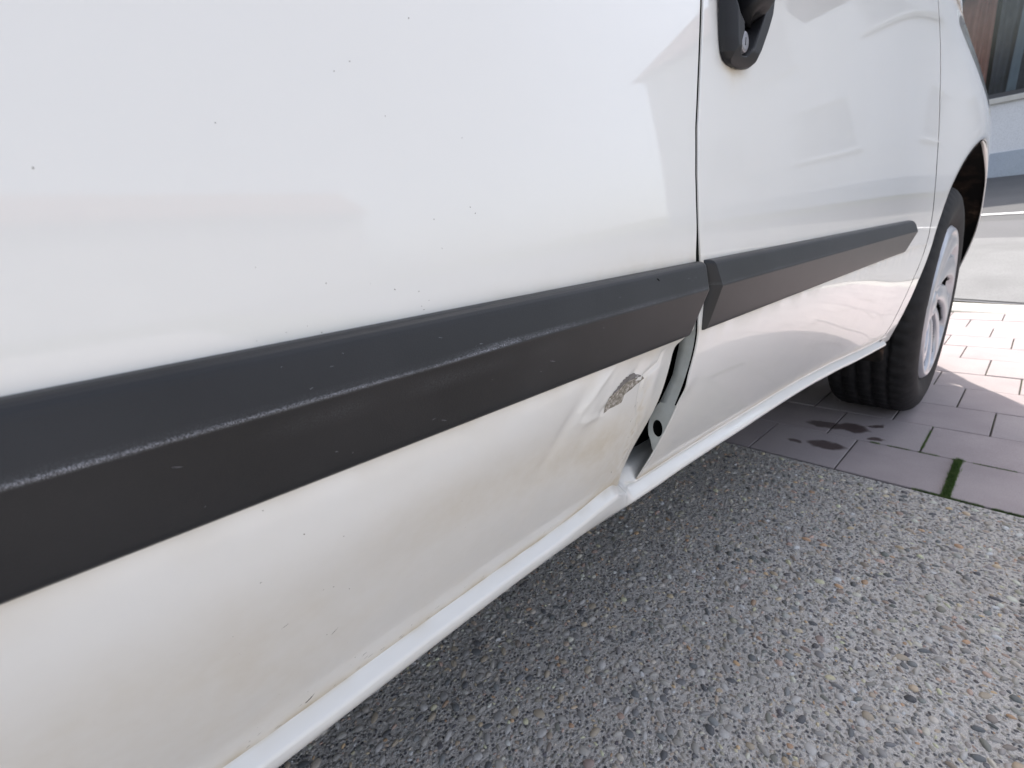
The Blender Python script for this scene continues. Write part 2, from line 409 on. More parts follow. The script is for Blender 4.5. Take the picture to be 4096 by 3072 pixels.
def dirt_shade_map(X, Z, rear=True):
    d = np.zeros_like(X)
    n = vnoise(X, Z, 60, 1); n2 = vnoise(X, Z, 240, 5); n3 = vnoise(X, Z, 14, 9)
    # grime under and above the moulding
    d += .42 * np.exp(-np.clip(.489 - Z, 0, 9) / .004) * (Z < .495) * (.3 + .9 * n)
    d += .16 * np.exp(-((.480 - Z) / .012) ** 2) * n
    d += (.50 * ss(.02, .20, X) * (1 - ss(.5, .9, X)) + .05) * np.exp(-np.clip(Z - .5455, 0, 9) / (.0030 + .006 * ss(.1, .3, X) * (X < .36))) * (Z > .53) * (.4 + .8 * n)
    # film on the lower door
    d += (1.0 if rear else .18) * (.13 + .22 * n3) * (1 - ss(.40, .49, Z)) * (.75 + .5 * n)
    d += .42 * np.exp(-(np.clip(Z - sill_top(X), 0, 9) / .0075) ** 1.5) * (.7 + .5 * n)  # crease grime, deepened to offset light bounced off the sill
    if not rear: d += .7 * np.exp(-((X - .418) / .020) ** 2) * np.exp(-np.abs(Z - .688) / .0035) * (Z < .70) + .25 * np.exp(-((X - .418) / .010) ** 2) * ss(.66, .69, Z) * (Z < .70)
    # dirty line above the sill
    st = sill_top(X)
    d += .65 * np.exp(-np.clip(Z - st, 0, 9) / .0022) * np.clip(1.5 * n - .35, 0, 1) * (1.2 - ss(.3, .6, X))
    if rear:
        d += .30 * np.exp(-(((X - .283) / .03) ** 2 + ((Z - .486) / .010) ** 2)) * (.3 + n)
        d += .22 * ss(.23, .30, X) * (1 - ss(.35, .48, Z)) * (.3 + n2)
        d += .35 * np.exp(-((X - .30 - (.45 - Z) * .12) / .007) ** 2) * ss(.36, .38, Z) * (1 - ss(.46, .475, Z)) * np.clip(n2 * 2 - .8, 0, 1)
        d += .40 * np.exp(-((Z - .435 + .1 * (X - .12)) / .024) ** 2) * ss(.04, .13, X) * (1 - ss(.24, .30, X)) * (.6 + .6 * n3)
        d += .55 * np.exp(-((X - .325) / .02) ** 2 - ((Z - .345) / .008) ** 2) * n
    else:
        d += .35 * np.exp(-((X - .358) / .004) ** 2 - ((Z - .437) / .003) ** 2)
        d += .12 * (1 - ss(.37, .42, X)) * (1 - ss(.36, .48, Z)) * (.4 + n)
    return np.clip(d, 0, 1)

# rear (sliding) door with the dent
us = np.concatenate([np.linspace(0, .60, 70, endpoint=False), np.linspace(.60, 1, 330)])
X, Y, Z = panel(lambda z: -.62 + 0 * np.asarray(z, float), rear_edge, sill_top, 1.02, len(us), 330, body_y, xs=us, zpow=1.6)
X, Y, Z = hem(X, Y, Z, 'lr', rows='b', t=.012)
me = grid(np.stack([X, Y, Z], -1), {'dirt_shade': dirt_shade_map(X, Z)})
rear_door = link('rear_door', me, PAINT, van); rear_door['label'] = 'rear side door with its lower front corner crushed inwards'

# rear quarter panel behind it
def z_arch(xc, r):
    def f(x):
        x = np.asarray(x, float); d = np.clip(r * r - (x - xc) ** 2, 0, None)
        return np.maximum(.30, np.where(d > 0, .315 + np.sqrt(d), .30))
    return f
X, Y, Z = panel(lambda z: -1.80 + 0 * np.asarray(z, float), lambda z: -.625 + 0 * np.asarray(z, float), lambda x: float(z_arch(-1.06, .385)(x)), 1.02, 90, 30, side_y)
link('rear_quarter_panel', grid(np.stack([X, Y, Z], -1), {'dirt_shade': dirt_shade_map(X, Z, False) * 0}), PAINT, van)

# front door
X, Y, Z = panel(lambda z: gapx(z) + .0026, lambda z: doorfront(z) - .002, sill_top, 1.02, 240, 200, side_y, zpow=1.4)
X, Y, Z = hem(X, Y, Z, 'r', rows='b', t=.012)
# rear edge of the front door, slightly sprung out where it was hit
k = np.exp(-((Z - .437) / .010) ** 2) * np.exp(-((X - .359) / .012) ** 2)
Y = Y - .0016 * k
X, Y, Z = hem(X, Y, Z, 'l', t=.0014, r=.0004)
cx_ = (X[1:, 1:] + X[:-1, :-1]) / 2; cz_ = (Z[1:, 1:] + Z[:-1, :-1]) / 2
mk = (cx_ > .400) & (cx_ < .476) & (cz_ > .706) & (cz_ < .93) & ((cx_ - .455) < (cz_ - .706) * .9)
front_door = link('front_door', grid(np.stack([X, Y, Z], -1), {'dirt_shade': dirt_shade_map(X, Z, False)}, mask=mk), PAINT, van)
# shut face of the front door with its drain hole, visible through the gap
jz = np.array([.3560, .3620, .3700, .3749, .3820, .3898, .4031, .4201, .4469, .4697, .4896, .52, .60, .80, 1.0])
jy = np.array([.0620, .0600, .0620, .0630, .0655, .0658, .0630, .0520, .0402, .0355, .0318, .033, .036, .05, .07])
hz, hy, rz_, ry_ = .3905, .0552, .0088, .0052
na = 72
ang = np.linspace(0, 2 * PI, na, endpoint=False)
z_top_j = .418
poly = []
for zz in np.linspace(.342, z_top_j, 24): poly.append((float(np.interp(zz, jz, jy)) if zz > .356 else .0625 + (.356 - zz) * 1.2, zz))
for zz in np.linspace(z_top_j, .342, 24): poly.append((float(side_y(.360, zz)) + .0010, zz))
def ray_poly(cy, cz, a):
    best = 1e9; dy, dz = math.cos(a), math.sin(a)
    for i in range(len(poly)):
        (ay, az), (by, bz) = poly[i], poly[(i + 1) % len(poly)]
        ex, ez = by - ay, bz - az; den = dy * ez - dz * ex
        if abs(den) < 1e-12: continue
        t = ((ay - cy) * ez - (az - cz) * ex) / den; s = ((ay - cy) * dz - (az - cz) * dy) / den
        if t > 1e-6 and -1e-6 <= s <= 1 + 1e-6 and t < best: best = t
    return best
rows = []
for t in (0, .35, 1):
    r = []
    for a in ang:
        R_ = ray_poly(hy, hz, a)
        r0 = 1 / math.hypot(math.cos(a) / ry_, math.sin(a) / rz_)
        rr = r0 + (max(R_, r0 + .0004) - r0) * t
        r.append((.3605 + .002 * t * 0, hy + rr * math.cos(a), hz + rr * math.sin(a)))
    rows.append(r)
cup = [[(.380, hy, hz)] * na] + [[(.374, a[1], a[2]) for a in rows[0]], [(.3607, a[1], a[2]) for a in rows[0]]]
me1 = grid(np.array(rows), wrap=True)
jamb = link('door_shut_face', me1, JAMB, front_door)
link('drain_hole', grid(np.array(cup), wrap=True), BLACK, front_door)  # cup coloured black for the darkness inside the hole
zz = np.linspace(z_top_j, 1.0, 60)
yi = np.interp(zz, jz, jy); yo = side_y(.360, zz) + np.where(zz > .5, .0012, .0034)
xs_ = np.where(zz > .5, gapx(zz) + .0032, .3605)
P_ = np.stack([np.stack([xs_ + .016, yi + .006, zz], -1), np.stack([xs_ + .004, yi + .0015, zz], -1), np.stack([xs_, yi, zz], -1), np.stack([xs_, (yi + yo) / 2, zz], -1), np.stack([xs_, yo, zz], -1)], 1)
sel = zz <= .50
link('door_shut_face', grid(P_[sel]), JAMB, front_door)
link('gap_shade_strip', grid(P_[np.roll(sel, 1) == False] if False else P_[zz > .49]), GAP_DARK, front_door)  # upper shut face, with the seam's shade put into its colour
# inner edge of the dented rear door and black backing added to stop light through the gap
zz = np.linspace(.345, 1.0, 70)
P_ = np.stack([np.stack([rear_edge(zz) + .0012, body_y(rear_edge(zz), zz) + .010, zz], -1), np.stack([rear_edge(zz) - .02, body_y(rear_edge(zz), zz) + .022, zz], -1)], 1)
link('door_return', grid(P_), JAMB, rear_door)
MB().box((.22, .105, .31), (.52, .125, 1.0)).build('gap_backing', BLACK, van)

# sill: ledge, rounded lip, underside
xs = np.concatenate([np.linspace(-.68, -.05, 40, endpoint=False), np.linspace(-.05, .5, 240, endpoint=False), np.linspace(.5, 1.262, 150)])
prof = [(.050, .018), (.016, .0165), (.0060, .0135), (.0025, .0030), (.0008, .0006), (-.0012, -.0018), (-.0072, -.0056), (-.0086, -.0070), (-.0089, -.0090), (-.0068, -.0155), (-.0052, -.0188), (-.0020, -.0222), (.004, -.0245), (.020, -.027), (.060, -.030)]
P_ = np.zeros((len(xs), len(prof), 3)); D = np.zeros((len(xs), len(prof)))
st = sill_top(xs); sy = side_y(xs, .326 - .024 * ss(.7, 1.27, xs)); bulge = (st - (.326 - .024 * ss(.7, 1.27, xs)))
dy_ = body_y(xs, st)
inn = ss(.315, .330, xs) * (1 - ss(.352, .356, xs))
for j, (a, h) in enumerate(prof):
    hh = np.full(len(xs), h); top = 1 if h > -.004 else max(0, 1 + (h + .004) / .018)
    yy = np.where(h > -.002, dy_ * (1 - ss(.34, .36, xs)) + side_y(xs, st) * ss(.34, .36, xs), sy * (1 - top) + dy_ * top) + a
    P_[:, j, 0] = xs; P_[:, j, 1] = yy + .0006 * (vnoise(xs, xs * 0 + j * .1, 30, 3) - .5); P_[:, j, 2] = (st - bulge * (1 - top)) + hh
    n = vnoise(xs, xs * 0 + j, 70, 2)
    D[:, j] = (.75 * np.exp(-((h - .002) / .003) ** 2) + .12 * (h < -.014)) * np.clip(1.6 * n - .35, 0, 1) * (1.15 - ss(.25, .6, xs)) + .5 * np.exp(-((xs - .315) / .02) ** 2) * (h > -.004) * n
link('sill', grid(P_, {'dirt_shade': np.clip(D, 0, 1)}, flip=True), PAINT, van)

# front wing, polar around the wheel, with the arch lip
WX, WZ, WR = 1.697, .315, .315
AT = np.radians([-24, 0, 30, 60, 90, 105, 118, 135, 150, 160, 170, 176, 180, 184, 188])
AR = np.array([.40, .385, .385, .39, .393, .3935, .3942, .390, .380, .369, .362, .364, .370, .378, .386])
th = np.radians(np.linspace(-24, 184.5, 320))
RI = np.interp(th, AT, AR)
def wing_edge(a):
    dx, dz = math.cos(a), math.sin(a); r = .30
    while r < 1.4:
        x = WX + r * dx; z = WZ + r * dz
        ztop = 1.02 - .24 * float(ss(1.6, 2.35, x))
        if z > ztop or x > 2.30 or (x < 1.5 and x < float(doorfront(z)) + .0025) or z < .27: return r
        r += .0015
    return r
RO = np.array([wing_edge(a) for a in th]); RO = np.maximum(RO, RI + .001)
nr = 60; v = np.linspace(0, 1, nr)
Rr = RI[None, :] + (RO - RI)[None, :] * v[:, None]
X = WX + Rr * np.cos(th)[None, :]; Z = WZ + Rr * np.sin(th)[None, :]
Y = side_y(X, Z)
near = np.clip(1 - (Rr - RI[None, :]) / .020, 0, 1)
Y = Y + .004 * near ** 2 * ss(.9, 1.5, th)[None, :]
lw = ss(.8, 1.3, th)
lip1 = np.stack([WX + (RI - .0015) * np.cos(th), Y[0] + .0010 + .0025 * lw, WZ + (RI - .0015) * np.sin(th)], -1)
lip2 = np.stack([WX + (RI - .001) * np.cos(th), Y[0] + .0025 + .0055 * lw, WZ + (RI - .0012) * np.sin(th)], -1)
P_ = np.concatenate([lip2[None], lip1[None], np.stack([X, Y, Z], -1)], 0)
link('front_wing', grid(P_, {'dirt_shade': np.zeros(P_.shape[:2])}, flip=True), PAINT, van)
# arch liner
for (cx, nm) in ((WX, 'front'), (-1.06, 'rear')):
    a = np.radians(np.linspace(-30, 192, 70)); rows = []
    for y_, r_ in ((.012, .392), (.05, .405), (.15, .41), (.30, .41)):
        rows.append([(cx + (r_ + .006 * nz(math.cos(q) * 6, math.sin(q) * 6, y_ * 20)) * math.cos(q), y_ + (float(side_y(cx + .392 * math.cos(q), WZ + .392 * math.sin(q))) + .0028 - .012 if y_ < .02 else 0), WZ + r_ * math.sin(q)) for q in a])
    rows.append([(cx + .03 * math.cos(q), .31, WZ + .03 * math.sin(q)) for q in a])
    link('wheel_arch_liner', grid(np.array(rows)), LINER, van)

# front end: nose panel, bumper, lamps, bonnet, windscreen, roof, far side
def nose_plan(n, inset=0.0):
    xs = np.linspace(2.303, 2.38, 5); near_ = [(x, float(side_y(x, .5)) + inset) for x in xs]
    x0, y0 = near_[-1]; t = np.linspace(0, PI, n)[1:-1]; c = .905
    mid = [(x0 + (2.60 - x0 - inset) * math.sin(q) ** .8, c - (c - y0) * math.copysign(abs(math.cos(q)) ** .8, math.cos(q))) for q in t]
    return near_ + mid + [(x, 1.81 - y) for x, y in reversed(near_)]
def nose(z0, z1, n, prof_, name, mat, xmin=0):
    pl = np.array(nose_plan(40)); rows = []
    for q in np.linspace(0, 1, n):
        z = z0 + (z1 - z0) * q; s = prof_(z)
        w = np.clip((pl[:, 0] - 2.34) / .2, 0, 1)
        rows.append(np.stack([pl[:, 0] - s * w, pl[:, 1] + (.905 - pl[:, 1]) * s * .12 * w, np.full(len(pl), z)], -1))
    P_ = np.array(rows)
    return link(name, grid(P_, {'dirt_shade': np.zeros(P_.shape[:2])}), mat, van)
bump = nose(.22, .60, 14, lambda z: .05 * (1 - math.sin(min(1, (z - .22) / .2) * PI / 2)) + .02 * max(0, (z - .45)) / .15, 'front_bumper', PAINT)
nose(.603, .80, 10, lambda z: .03 + .35 * ((z - .60)) ** 1.4, 'nose_panel', PAINT)
MB().box((2.575, .45, .30), (2.602, 1.36, .40)).build('grille', HPLAST, van)
MB().box((2.553, .55, .64), (2.570, 1.26, .72)).build('grille', HPLAST, van)
for s in (0, 1):
    y = .42 if s == 0 else 1.39
    tt = np.linspace(0, 2 * PI, 24, endpoint=False); rows = []
    for r, off in ((0.001, .05), (.6, .045), (1.0, .02), (1.05, -.05)):
        rows.append([(2.47 + off - abs(math.cos(q)) * .03, y + .12 * r * math.cos(q), .74 + .085 * r * math.sin(q)) for q in tt])
    link('headlight', grid(np.array(rows), wrap=True), GLASS, van)
bx_ = np.linspace(1.36, 2.50, 30); rows = []
for x in bx_:
    zt = 1.02 - .24 * float(ss(1.6, 2.35, x)); yn = float(side_y(min(x, 2.36), min(zt, 1.0)))
    if x > 2.36: yn += (x - 2.36) * 1.5
    yy = np.linspace(yn, 1.81 - yn, 24); c = 1 - ((yy - .905) / (.905 - yn)) ** 2
    rows.append(np.stack([np.full(24, x), yy, zt + .075 * np.sqrt(np.clip(c, 0, 1)) * (1 - .4 * ss(2.2, 2.5, x)) - (.10 * max(0, (x - 2.36)) / .14)], -1))
link('bonnet', grid(np.array(rows), {'dirt_shade': np.zeros((30, 24))}), PAINT, van)
def shell_row(x, zt, z0=1.0):
    y0 = float(side_y(min(x, 1.2), z0)); rows = []; y1 = float(side_y(min(x, 1.2), zt - .08))
    pts = [(y0, z0)] + [(y0 + (y1 - y0) * t, z0 + (zt - .08 - z0) * t) for t in (.25, .5, .75, 1)]
    pts += [(y1 + .02, zt - .035), (y1 + .07, zt - .008), (y1 + .2, zt + .005), (.905, zt + .02)]
    return [(x, a, b) for a, b in pts] + [(x, 1.81 - a, b) for a, b in reversed(pts[:-1])]
rows = [shell_row(x, zt) for x, zt in ((-1.80, 1.72), (-1.76, 1.80), (-1.5, 1.84), (-.5, 1.85), (.5, 1.84), (.85, 1.80), (1.02, 1.73), (1.25, 1.55), (1.5, 1.34), (1.75, 1.14))]
link('roof', grid(np.array(rows), {'dirt_shade': np.zeros((10, len(rows[0])))}, flip=True), PAINT, van)
rows = []
for x, zt in ((1.04, 1.725), (1.25, 1.556), (1.5, 1.346), (1.74, 1.15)):
    rows.append([(x + .012, y, zt + .022 - .05 * abs((y - .905) / .7) ** 3) for y in np.linspace(.26, 1.55, 14)])
link('windscreen', grid(np.array(rows)), GLASS, van)
for sgn in (0, 1):
    P_ = []
    for z, xa, xb in ((1.06, .47, 1.38), (1.3, .46, 1.22), (1.55, .46, .98)):
        y = float(side_y(.8, z)) - .004
        P_.append([(x, y if sgn == 0 else 1.81 - y, z) for x in np.linspace(xa, xb, 6)])
    link('side_window', grid(np.array(P_), flip=(sgn == 1)), GLASS, van)
zz = np.linspace(.30, 1.02, 12)
P_ = np.array([[(x, 1.81 - float(side_y(min(x, 1.1), z)), z if not abs(x - WX) < .38 and not abs(x + 1.06) < .38 else max(z, .315 + math.sqrt(max(0, .39 ** 2 - (min(abs(x - WX), abs(x + 1.06))) ** 2)))) for x in np.linspace(-1.80, 2.10, 120)] for z in zz])
link('far_side_panel', grid(P_, {'dirt_shade': np.zeros(P_.shape[:2])}, flip=True), PAINT, van)
P_ = np.array([[(-1.80, float(side_y(-1.8, z)) + (1.81 - 2 * float(side_y(-1.8, z))) * t, z) for t in np.linspace(0, 1, 6)] for z in (.30, .6, 1.0, 1.4, 1.72)])
link('rear_panel', grid(P_, {'dirt_shade': np.zeros(P_.shape[:2])}), PAINT, van)
MB().box((-1.78, .14, .255), (-1.48, 1.66, .275)).box((-.66, .14, .255), (1.28, 1.66, .275)).box((-1.48, .40, .255), (-.66, 1.40, .275)).box((1.28, .40, .255), (2.12, 1.40, .275)).box((2.12, .50, .25), (2.45, 1.3, .27)).build('underbody', BLACK, van)
MB().box((1.30, .34, .27), (2.10, .36, .9)).build('inner_wing', BLACK, van)
mm = MB().box((1.20, -.16, 1.02), (1.30, .03, 1.16), .02); mm.build('door_mirror', HPLAST, van)

# black mouldings: swept profile, (height, outward)
tprof = [(.5466, -.001), (.5466, .0022), (.5463, .0042), (.5456, .0060), (.5445, .0074), (.5430, .0084), (.5410, .0090), (.5385, .0096), (.5265, .01245), (.5255, .01268), (.5248, .01270), (.5241, .01255), (.5230, .0122), (.4955, .0047), (.4925, .0038), (.4905, .0029), (.4893, .0014), (.4888, -.001)]
def moulding(x0f, x1f, n, ramp_l=None, ramp_r=None, zs=lambda x: 0 * x):
    u = np.linspace(0, 1, n); P_ = np.zeros((n, len(tprof), 3)); sc = np.zeros((n, len(tprof)))
    for j, (z, o) in enumerate(tprof):
        x = x0f(z) + (x1f(z) - x0f(z)) * u
        P_[:, j, 0] = x; P_[:, j, 1] = side_y(x, max(z, .49)) - o; P_[:, j, 2] = z + zs(x)
    return P_
def scuff_sheen_mask(P_, rear):
    X = P_[:, :, 0]; Z = P_[:, :, 2]; sc = np.zeros_like(X)
    amp = 1.0 * (1 - ss(.10, .22, X)) + .35 if rear else .30 * (1 - ss(.65, .9, X)) * np.ones_like(X)
    off = .0004 if rear else .0016
    sc += amp * np.exp(-np.abs((Z - .5250 - off - (.0010 * ss(.09, .16, X) if rear else 0)) / (.0007 if rear else .0004)) ** 2) * (.30 + .7 * vnoise(X, Z, 45, 3) + .4 * (vnoise(X, Z, 900, 8) - .5))
    if rear: sc += .20 * np.exp(-((Z - .5165 - .02 * (X - .05)) / .0012) ** 2) * ss(0, .05, X) * (1 - ss(.22, .3, X)) * vnoise(X, Z * 0, 40, 5)  # thin reflection streak painted as a pale line on the lower face
    return np.clip(sc, 0, 1)
def mould_fine(P_):   # subdivide across the profile for crisp scuffs
    n, k_, _ = P_.shape; sub = 5; out = []
    for j in range(k_ - 1):
        for s in range(sub): out.append(P_[:, j] * (1 - s / sub) + P_[:, j + 1] * (s / sub))
    out.append(P_[:, -1]); return np.stack(out, 1)
ex = lambda z: np.interp(z, [.4888, .5249, .5466], [.338, .3490, .3525])
P_ = mould_fine(moulding(lambda z: -.60, ex, 700))
endr = P_[-1].copy(); endr[:, 1] = side_y(endr[:, 0], endr[:, 2]) + .010
P_ = np.concatenate([P_, endr[None]], 0)
md = link('side_moulding', grid(P_, {'scuff': scuff_sheen_mask(P_, True)}, flip=True), TRIM, van); md['label'] = 'rear black side moulding, scraped along its ridge'
lx = lambda z: np.interp(z, [.4888, .5249, .5466], [.3635, .3690, .3650]) + .002
rx = lambda z: np.interp(z, [.4888, .512, .5249, .538, .5466], [1.140, 1.158, 1.166, 1.160, 1.143])
P_ = mould_fine(moulding(lx, rx, 420))
# blunt end caps
def cap_row(row, dx):
    r = row.copy(); r[:, 1] = side_y(r[:, 0], np.maximum(r[:, 2], .49)) + .002; r[:, 0] += dx; return r
P2 = np.concatenate([cap_row(P_[0], -.0035)[None], P_, cap_row(P_[-1], .004)[None]], 0)
md = link('side_moulding', grid(P2, {'scuff': scuff_sheen_mask(P2, False)}, flip=True), TRIM, van); md['label'] = 'front black side moulding with blunt chamfered ends'

# pale flecks and nicks on the mouldings
def on_trim(x, z, off=.00015):
    zs_ = [q[0] for q in tprof][::-1]; os_ = [q[1] for q in tprof][::-1]
    return (x, float(side_y(x, max(z, .49))) - float(np.interp(z, zs_, os_)) - off, z)
V = []; F = []
for _ in range(26):
    x = random.uniform(-.02, .34); z = random.choice([random.uniform(.495, .522), random.uniform(.528, .540)])
    L = random.uniform(.0002, .0012) * (1 if random.random() < .8 else 2.5); w_ = random.uniform(.00005, .00014); a_ = random.uniform(-.5, .35); k0 = len(V)
    for t, ww in ((-1, .2), (-.3, 1), (.4, .8), (1, .1)):
        cx_, cz_ = x + t * L * math.cos(a_), z + t * L * math.sin(a_)
        V += [on_trim(cx_, cz_ + ww * w_), on_trim(cx_, cz_ - ww * w_)]
    for q in range(3): F.append((k0 + 2 * q, k0 + 2 * q + 1, k0 + 2 * q + 3, k0 + 2 * q + 2))
o = link('pale_flecks', mesh(V, F), material('scuffed_plastic', (.22, .22, .25), .7), van); o['kind'] = 'stuff'
V = [on_trim(*q) for q in ((.2805, .5415), (.2830, .5395), (.2838, .5398), (.2822, .5416))]
link('nick', mesh(V, [(0, 1, 2, 3)]), BLACK, van)

# exposed primer / rusty patch torn open on the dent
def decal(pts, name, mat, parent, off, n=26):
    pts = np.array(pts); c = pts.mean(0)
    V = [(c[0], float(body_y(c[0], c[1])) - off, c[1])]; F = []
    m_ = len(pts); rings = 4
    for r in range(1, rings + 1):
        for p in pts:
            q = c + (p - c) * r / rings; V.append((q[0], float(body_y(q[0], q[1])) - off, q[1]))
    for i in range(m_): F.append((0, 1 + i, 1 + (i + 1) % m_))
    for r in range(rings - 1):
        for i in range(m_):
            a = 1 + r * m_ + i; b_ = 1 + r * m_ + (i + 1) % m_; F.append((a, a + m_, b_ + m_, b_))
    return link(name, mesh(V, F, flip=False), mat, parent)
PRIMER_PTS = [(0.24578, 0.46474), (0.24698, 0.46706), (0.2504, 0.4683), (0.25091, 0.47004), (0.25337, 0.47041), (0.25373, 0.47183), (0.25616, 0.47205), (0.25708, 0.47347), (0.25999, 0.47354), (0.26006, 0.47466), (0.26444, 0.47401), (0.26584, 0.47503), (0.27091, 0.47405), (0.27378, 0.47391), (0.27656, 0.4729), (0.27768, 0.47168), (0.28025, 0.47107), (0.28392, 0.46948), (0.29206, 0.46708), (0.28628, 0.46779), (0.28049, 0.46869), (0.27419, 0.46895), (0.26782, 0.46873), (0.2591, 0.46923), (0.25304, 0.46803), (0.24921, 0.46606)]
FILL_PTS = [(0.24192, 0.45107), (0.24281, 0.45465), (0.24181, 0.46019), (0.24316, 0.46417), (0.24578, 0.46474), (0.24921, 0.46606), (0.25304, 0.46803), (0.2591, 0.46923), (0.26782, 0.46873), (0.27419, 0.46895), (0.28049, 0.46869), (0.29163, 0.46603), (0.2929, 0.46419), (0.28755, 0.46337), (0.27965, 0.46298), (0.27401, 0.4612), (0.26784, 0.46049), (0.26321, 0.4592), (0.26303, 0.45604), (0.26182, 0.45359), (0.25767, 0.45318), (0.25268, 0.45311), (0.24777, 0.45322), (0.2445, 0.45176)]
pp = decal(PRIMER_PTS, 'bare_primer_patch', BARE, rear_door, .00022)
pp['label'] = 'torn grey patch where the paint has come off'
ff_ = decal(FILL_PTS, 'rust_patch', FILL, rear_door, .00018)
ff_['label'] = 'brownish rusty patch in the dent under the torn paint'

# paint chips: tiny dark flecks
chips = [(.1197,.6644),(.0903,.6445),(.0833,.6403),(.0396,.6194),(-.0068,.6046),(.101,.6269),(.1379,.6213),(.1371,.5916),(.1396,.5888),(.1162,.587),(.1181,.5743),(.0402,.5738),(.0631,.5655),(.0809,.5631),(.0912,.5594),(.1026,.557),(.107,.5523),(.1028,.5504),(.1037,.5488),(.0526,.5507),(.0448,.5498),(.0573,.5473),(.0344,.5487),
 (.0214,.4853),(.0335,.4665),(.0493,.4555),(.0428,.4241),(.0379,.4265),(.0507,.4151),(.0957,.3865),(.1258,.4089),(.1182,.4365),(.0373,.3877),(.0479,.3667),(.0521,.3448),(.0493,.3395),(.0592,.3409),(.0237,.344),(.0103,.3617),(-.0026,.3435),(.0004,.415),(.0002,.4291),(.0144,.4523)]
V = []; F = []
for i, (x, z) in enumerate(chips):
    r = random.uniform(.00010, .00026); st_ = random.uniform(1, 2.2); a0 = random.uniform(0, PI)
    k0 = len(V)
    for q in range(7):
        a = q / 7 * 2 * PI; rr = r * random.uniform(.6, 1.2); u_, w_ = rr * st_ * math.cos(a), rr * math.sin(a)
        px, pz = x + u_ * math.cos(a0) - w_ * math.sin(a0), z + u_ * math.sin(a0) + w_ * math.cos(a0)
        V.append((px, float(body_y(px, pz)) - .00012, pz))
    F.append(tuple(range(k0, k0 + 7)))
def scratch(x, z, L, a, w=.00015, wob=.2):
    k0 = len(V); n = 8
    for q in range(n):
        t = q / (n - 1); px = x + L * (t - .5) * math.cos(a); pz = z + L * (t - .5) * math.sin(a) + wob * L * .12 * math.sin(t * 5 + x * 900)
        ww = w * math.sin(PI * (t * .9 + .05)) * random.uniform(.6, 1.3)
        V.append((px, float(body_y(px, pz)) - .00012, pz + ww)); V.append((px, float(body_y(px, pz)) - .00012, pz - ww))
    for q in range(n - 1): F.append((k0 + 2 * q, k0 + 2 * q + 1, k0 + 2 * q + 3, k0 + 2 * q + 2))
scratch(.024, .3345, .0050, .5, .00035); scratch(.0255, .3352, .0045, .75, .0002); scratch(.0223, .3335, .0022, .3, .0004)
scratch(.0415, .386, .005, .6, .00015); scratch(.0195, .4155, .004, .3, .0001); scratch(.058, .341, .004, .5, .0001)
for _ in range(26):
    x = random.uniform(-.02, .30); scratch(x, float(sill_top(x)) + random.uniform(.001, .010), random.uniform(.001, .004), random.uniform(0, .5), .00009)
for _ in range(10): scratch(random.uniform(.285, .31), random.uniform(.37, .46), random.uniform(.001, .003), random.uniform(1.2, 1.8), .0002)
CHIP = material('chip_grime', (.10, .085, .07), .8)
o = link('paint_chips', mesh(V, F), CHIP, rear_door); o['kind'] = 'stuff'

# ------------------------------------------------------------------ door handle (lower half of a tall black surround)
hz_ = np.array([.6895, .6905, .6925, .697, .706, .722, .735, .755, .80, .90, .925, .935])
hl = np.array([.4120, .4030, .3975, .3940, .3925, .3922, .3925, .3930, .395, .405, .415, .440])
hr = np.array([.4180, .4290, .4400, .4500, .4600, .4730, .4820, .4885, .4900, .4900, .485, .460])
nv, nu = 230, 90
zz = np.concatenate([np.linspace(.6895, .70, 26, endpoint=False), np.linspace(.70, .935, nv - 26)])
L_ = np.interp(zz, hz_, hl)[:, None]; R_ = np.interp(zz, hz_, hr)[:, None]; u = np.linspace(0, 1, nu)[None, :]
X = L_ + (R_ - L_) * u; Z = np.repeat(zz[:, None], nu, 1)
BAS = [(.395+.009, .94), (.395+.009, .7300), (.4085, .7235), (.4155, .7190), (.4160, .7120), (.4110, .7040), (.4120, .6985), (.4165, .6965), (.4240, .6972), (.4330, .7040), (.4440, .7180), (.4520, .7300), (.476, .755), (.478, .94)]
def sdpoly(px, pz, poly):
    d = np.full(px.shape, 1e9); inside = np.zeros(px.shape, bool)
    n = len(poly)
    for i in range(n):
        a, b = poly[i], poly[(i + 1) % n]
        dd, _, _ = sd_seg(px, pz, a, b); d = np.minimum(d, dd)
        c = (a[1] > pz) != (b[1] > pz)
        with np.errstate(divide='ignore', invalid='ignore'):
            xi = (b[0] - a[0]) * (pz - a[1]) / (b[1] - a[1] + 1e-15) + a[0]
        inside ^= c & (px < xi)
    return np.where(inside, -d, d)
edge_d = np.minimum(np.minimum(X - L_, R_ - X), np.minimum(Z - .6895 + .0005, .936 - Z))
rim = .0095 * np.clip(edge_d / .012, 0, 1) ** .5
sdb = sdpoly(X, Z, BAS)
deep = ss(.0010, -.0035, sdb) * (.0075 + .030 * ss(.716, .732, Z))
Y = side_y(X, Z) - rim * 1.0 - .0015 * ss(.69, .75, Z) + deep - .0006
handle = empty('door_handle', (0, 0, 0), front_door)
P_ = np.stack([X, Y, Z], -1)
link('handle_surround', grid(P_), HPLAST, handle)
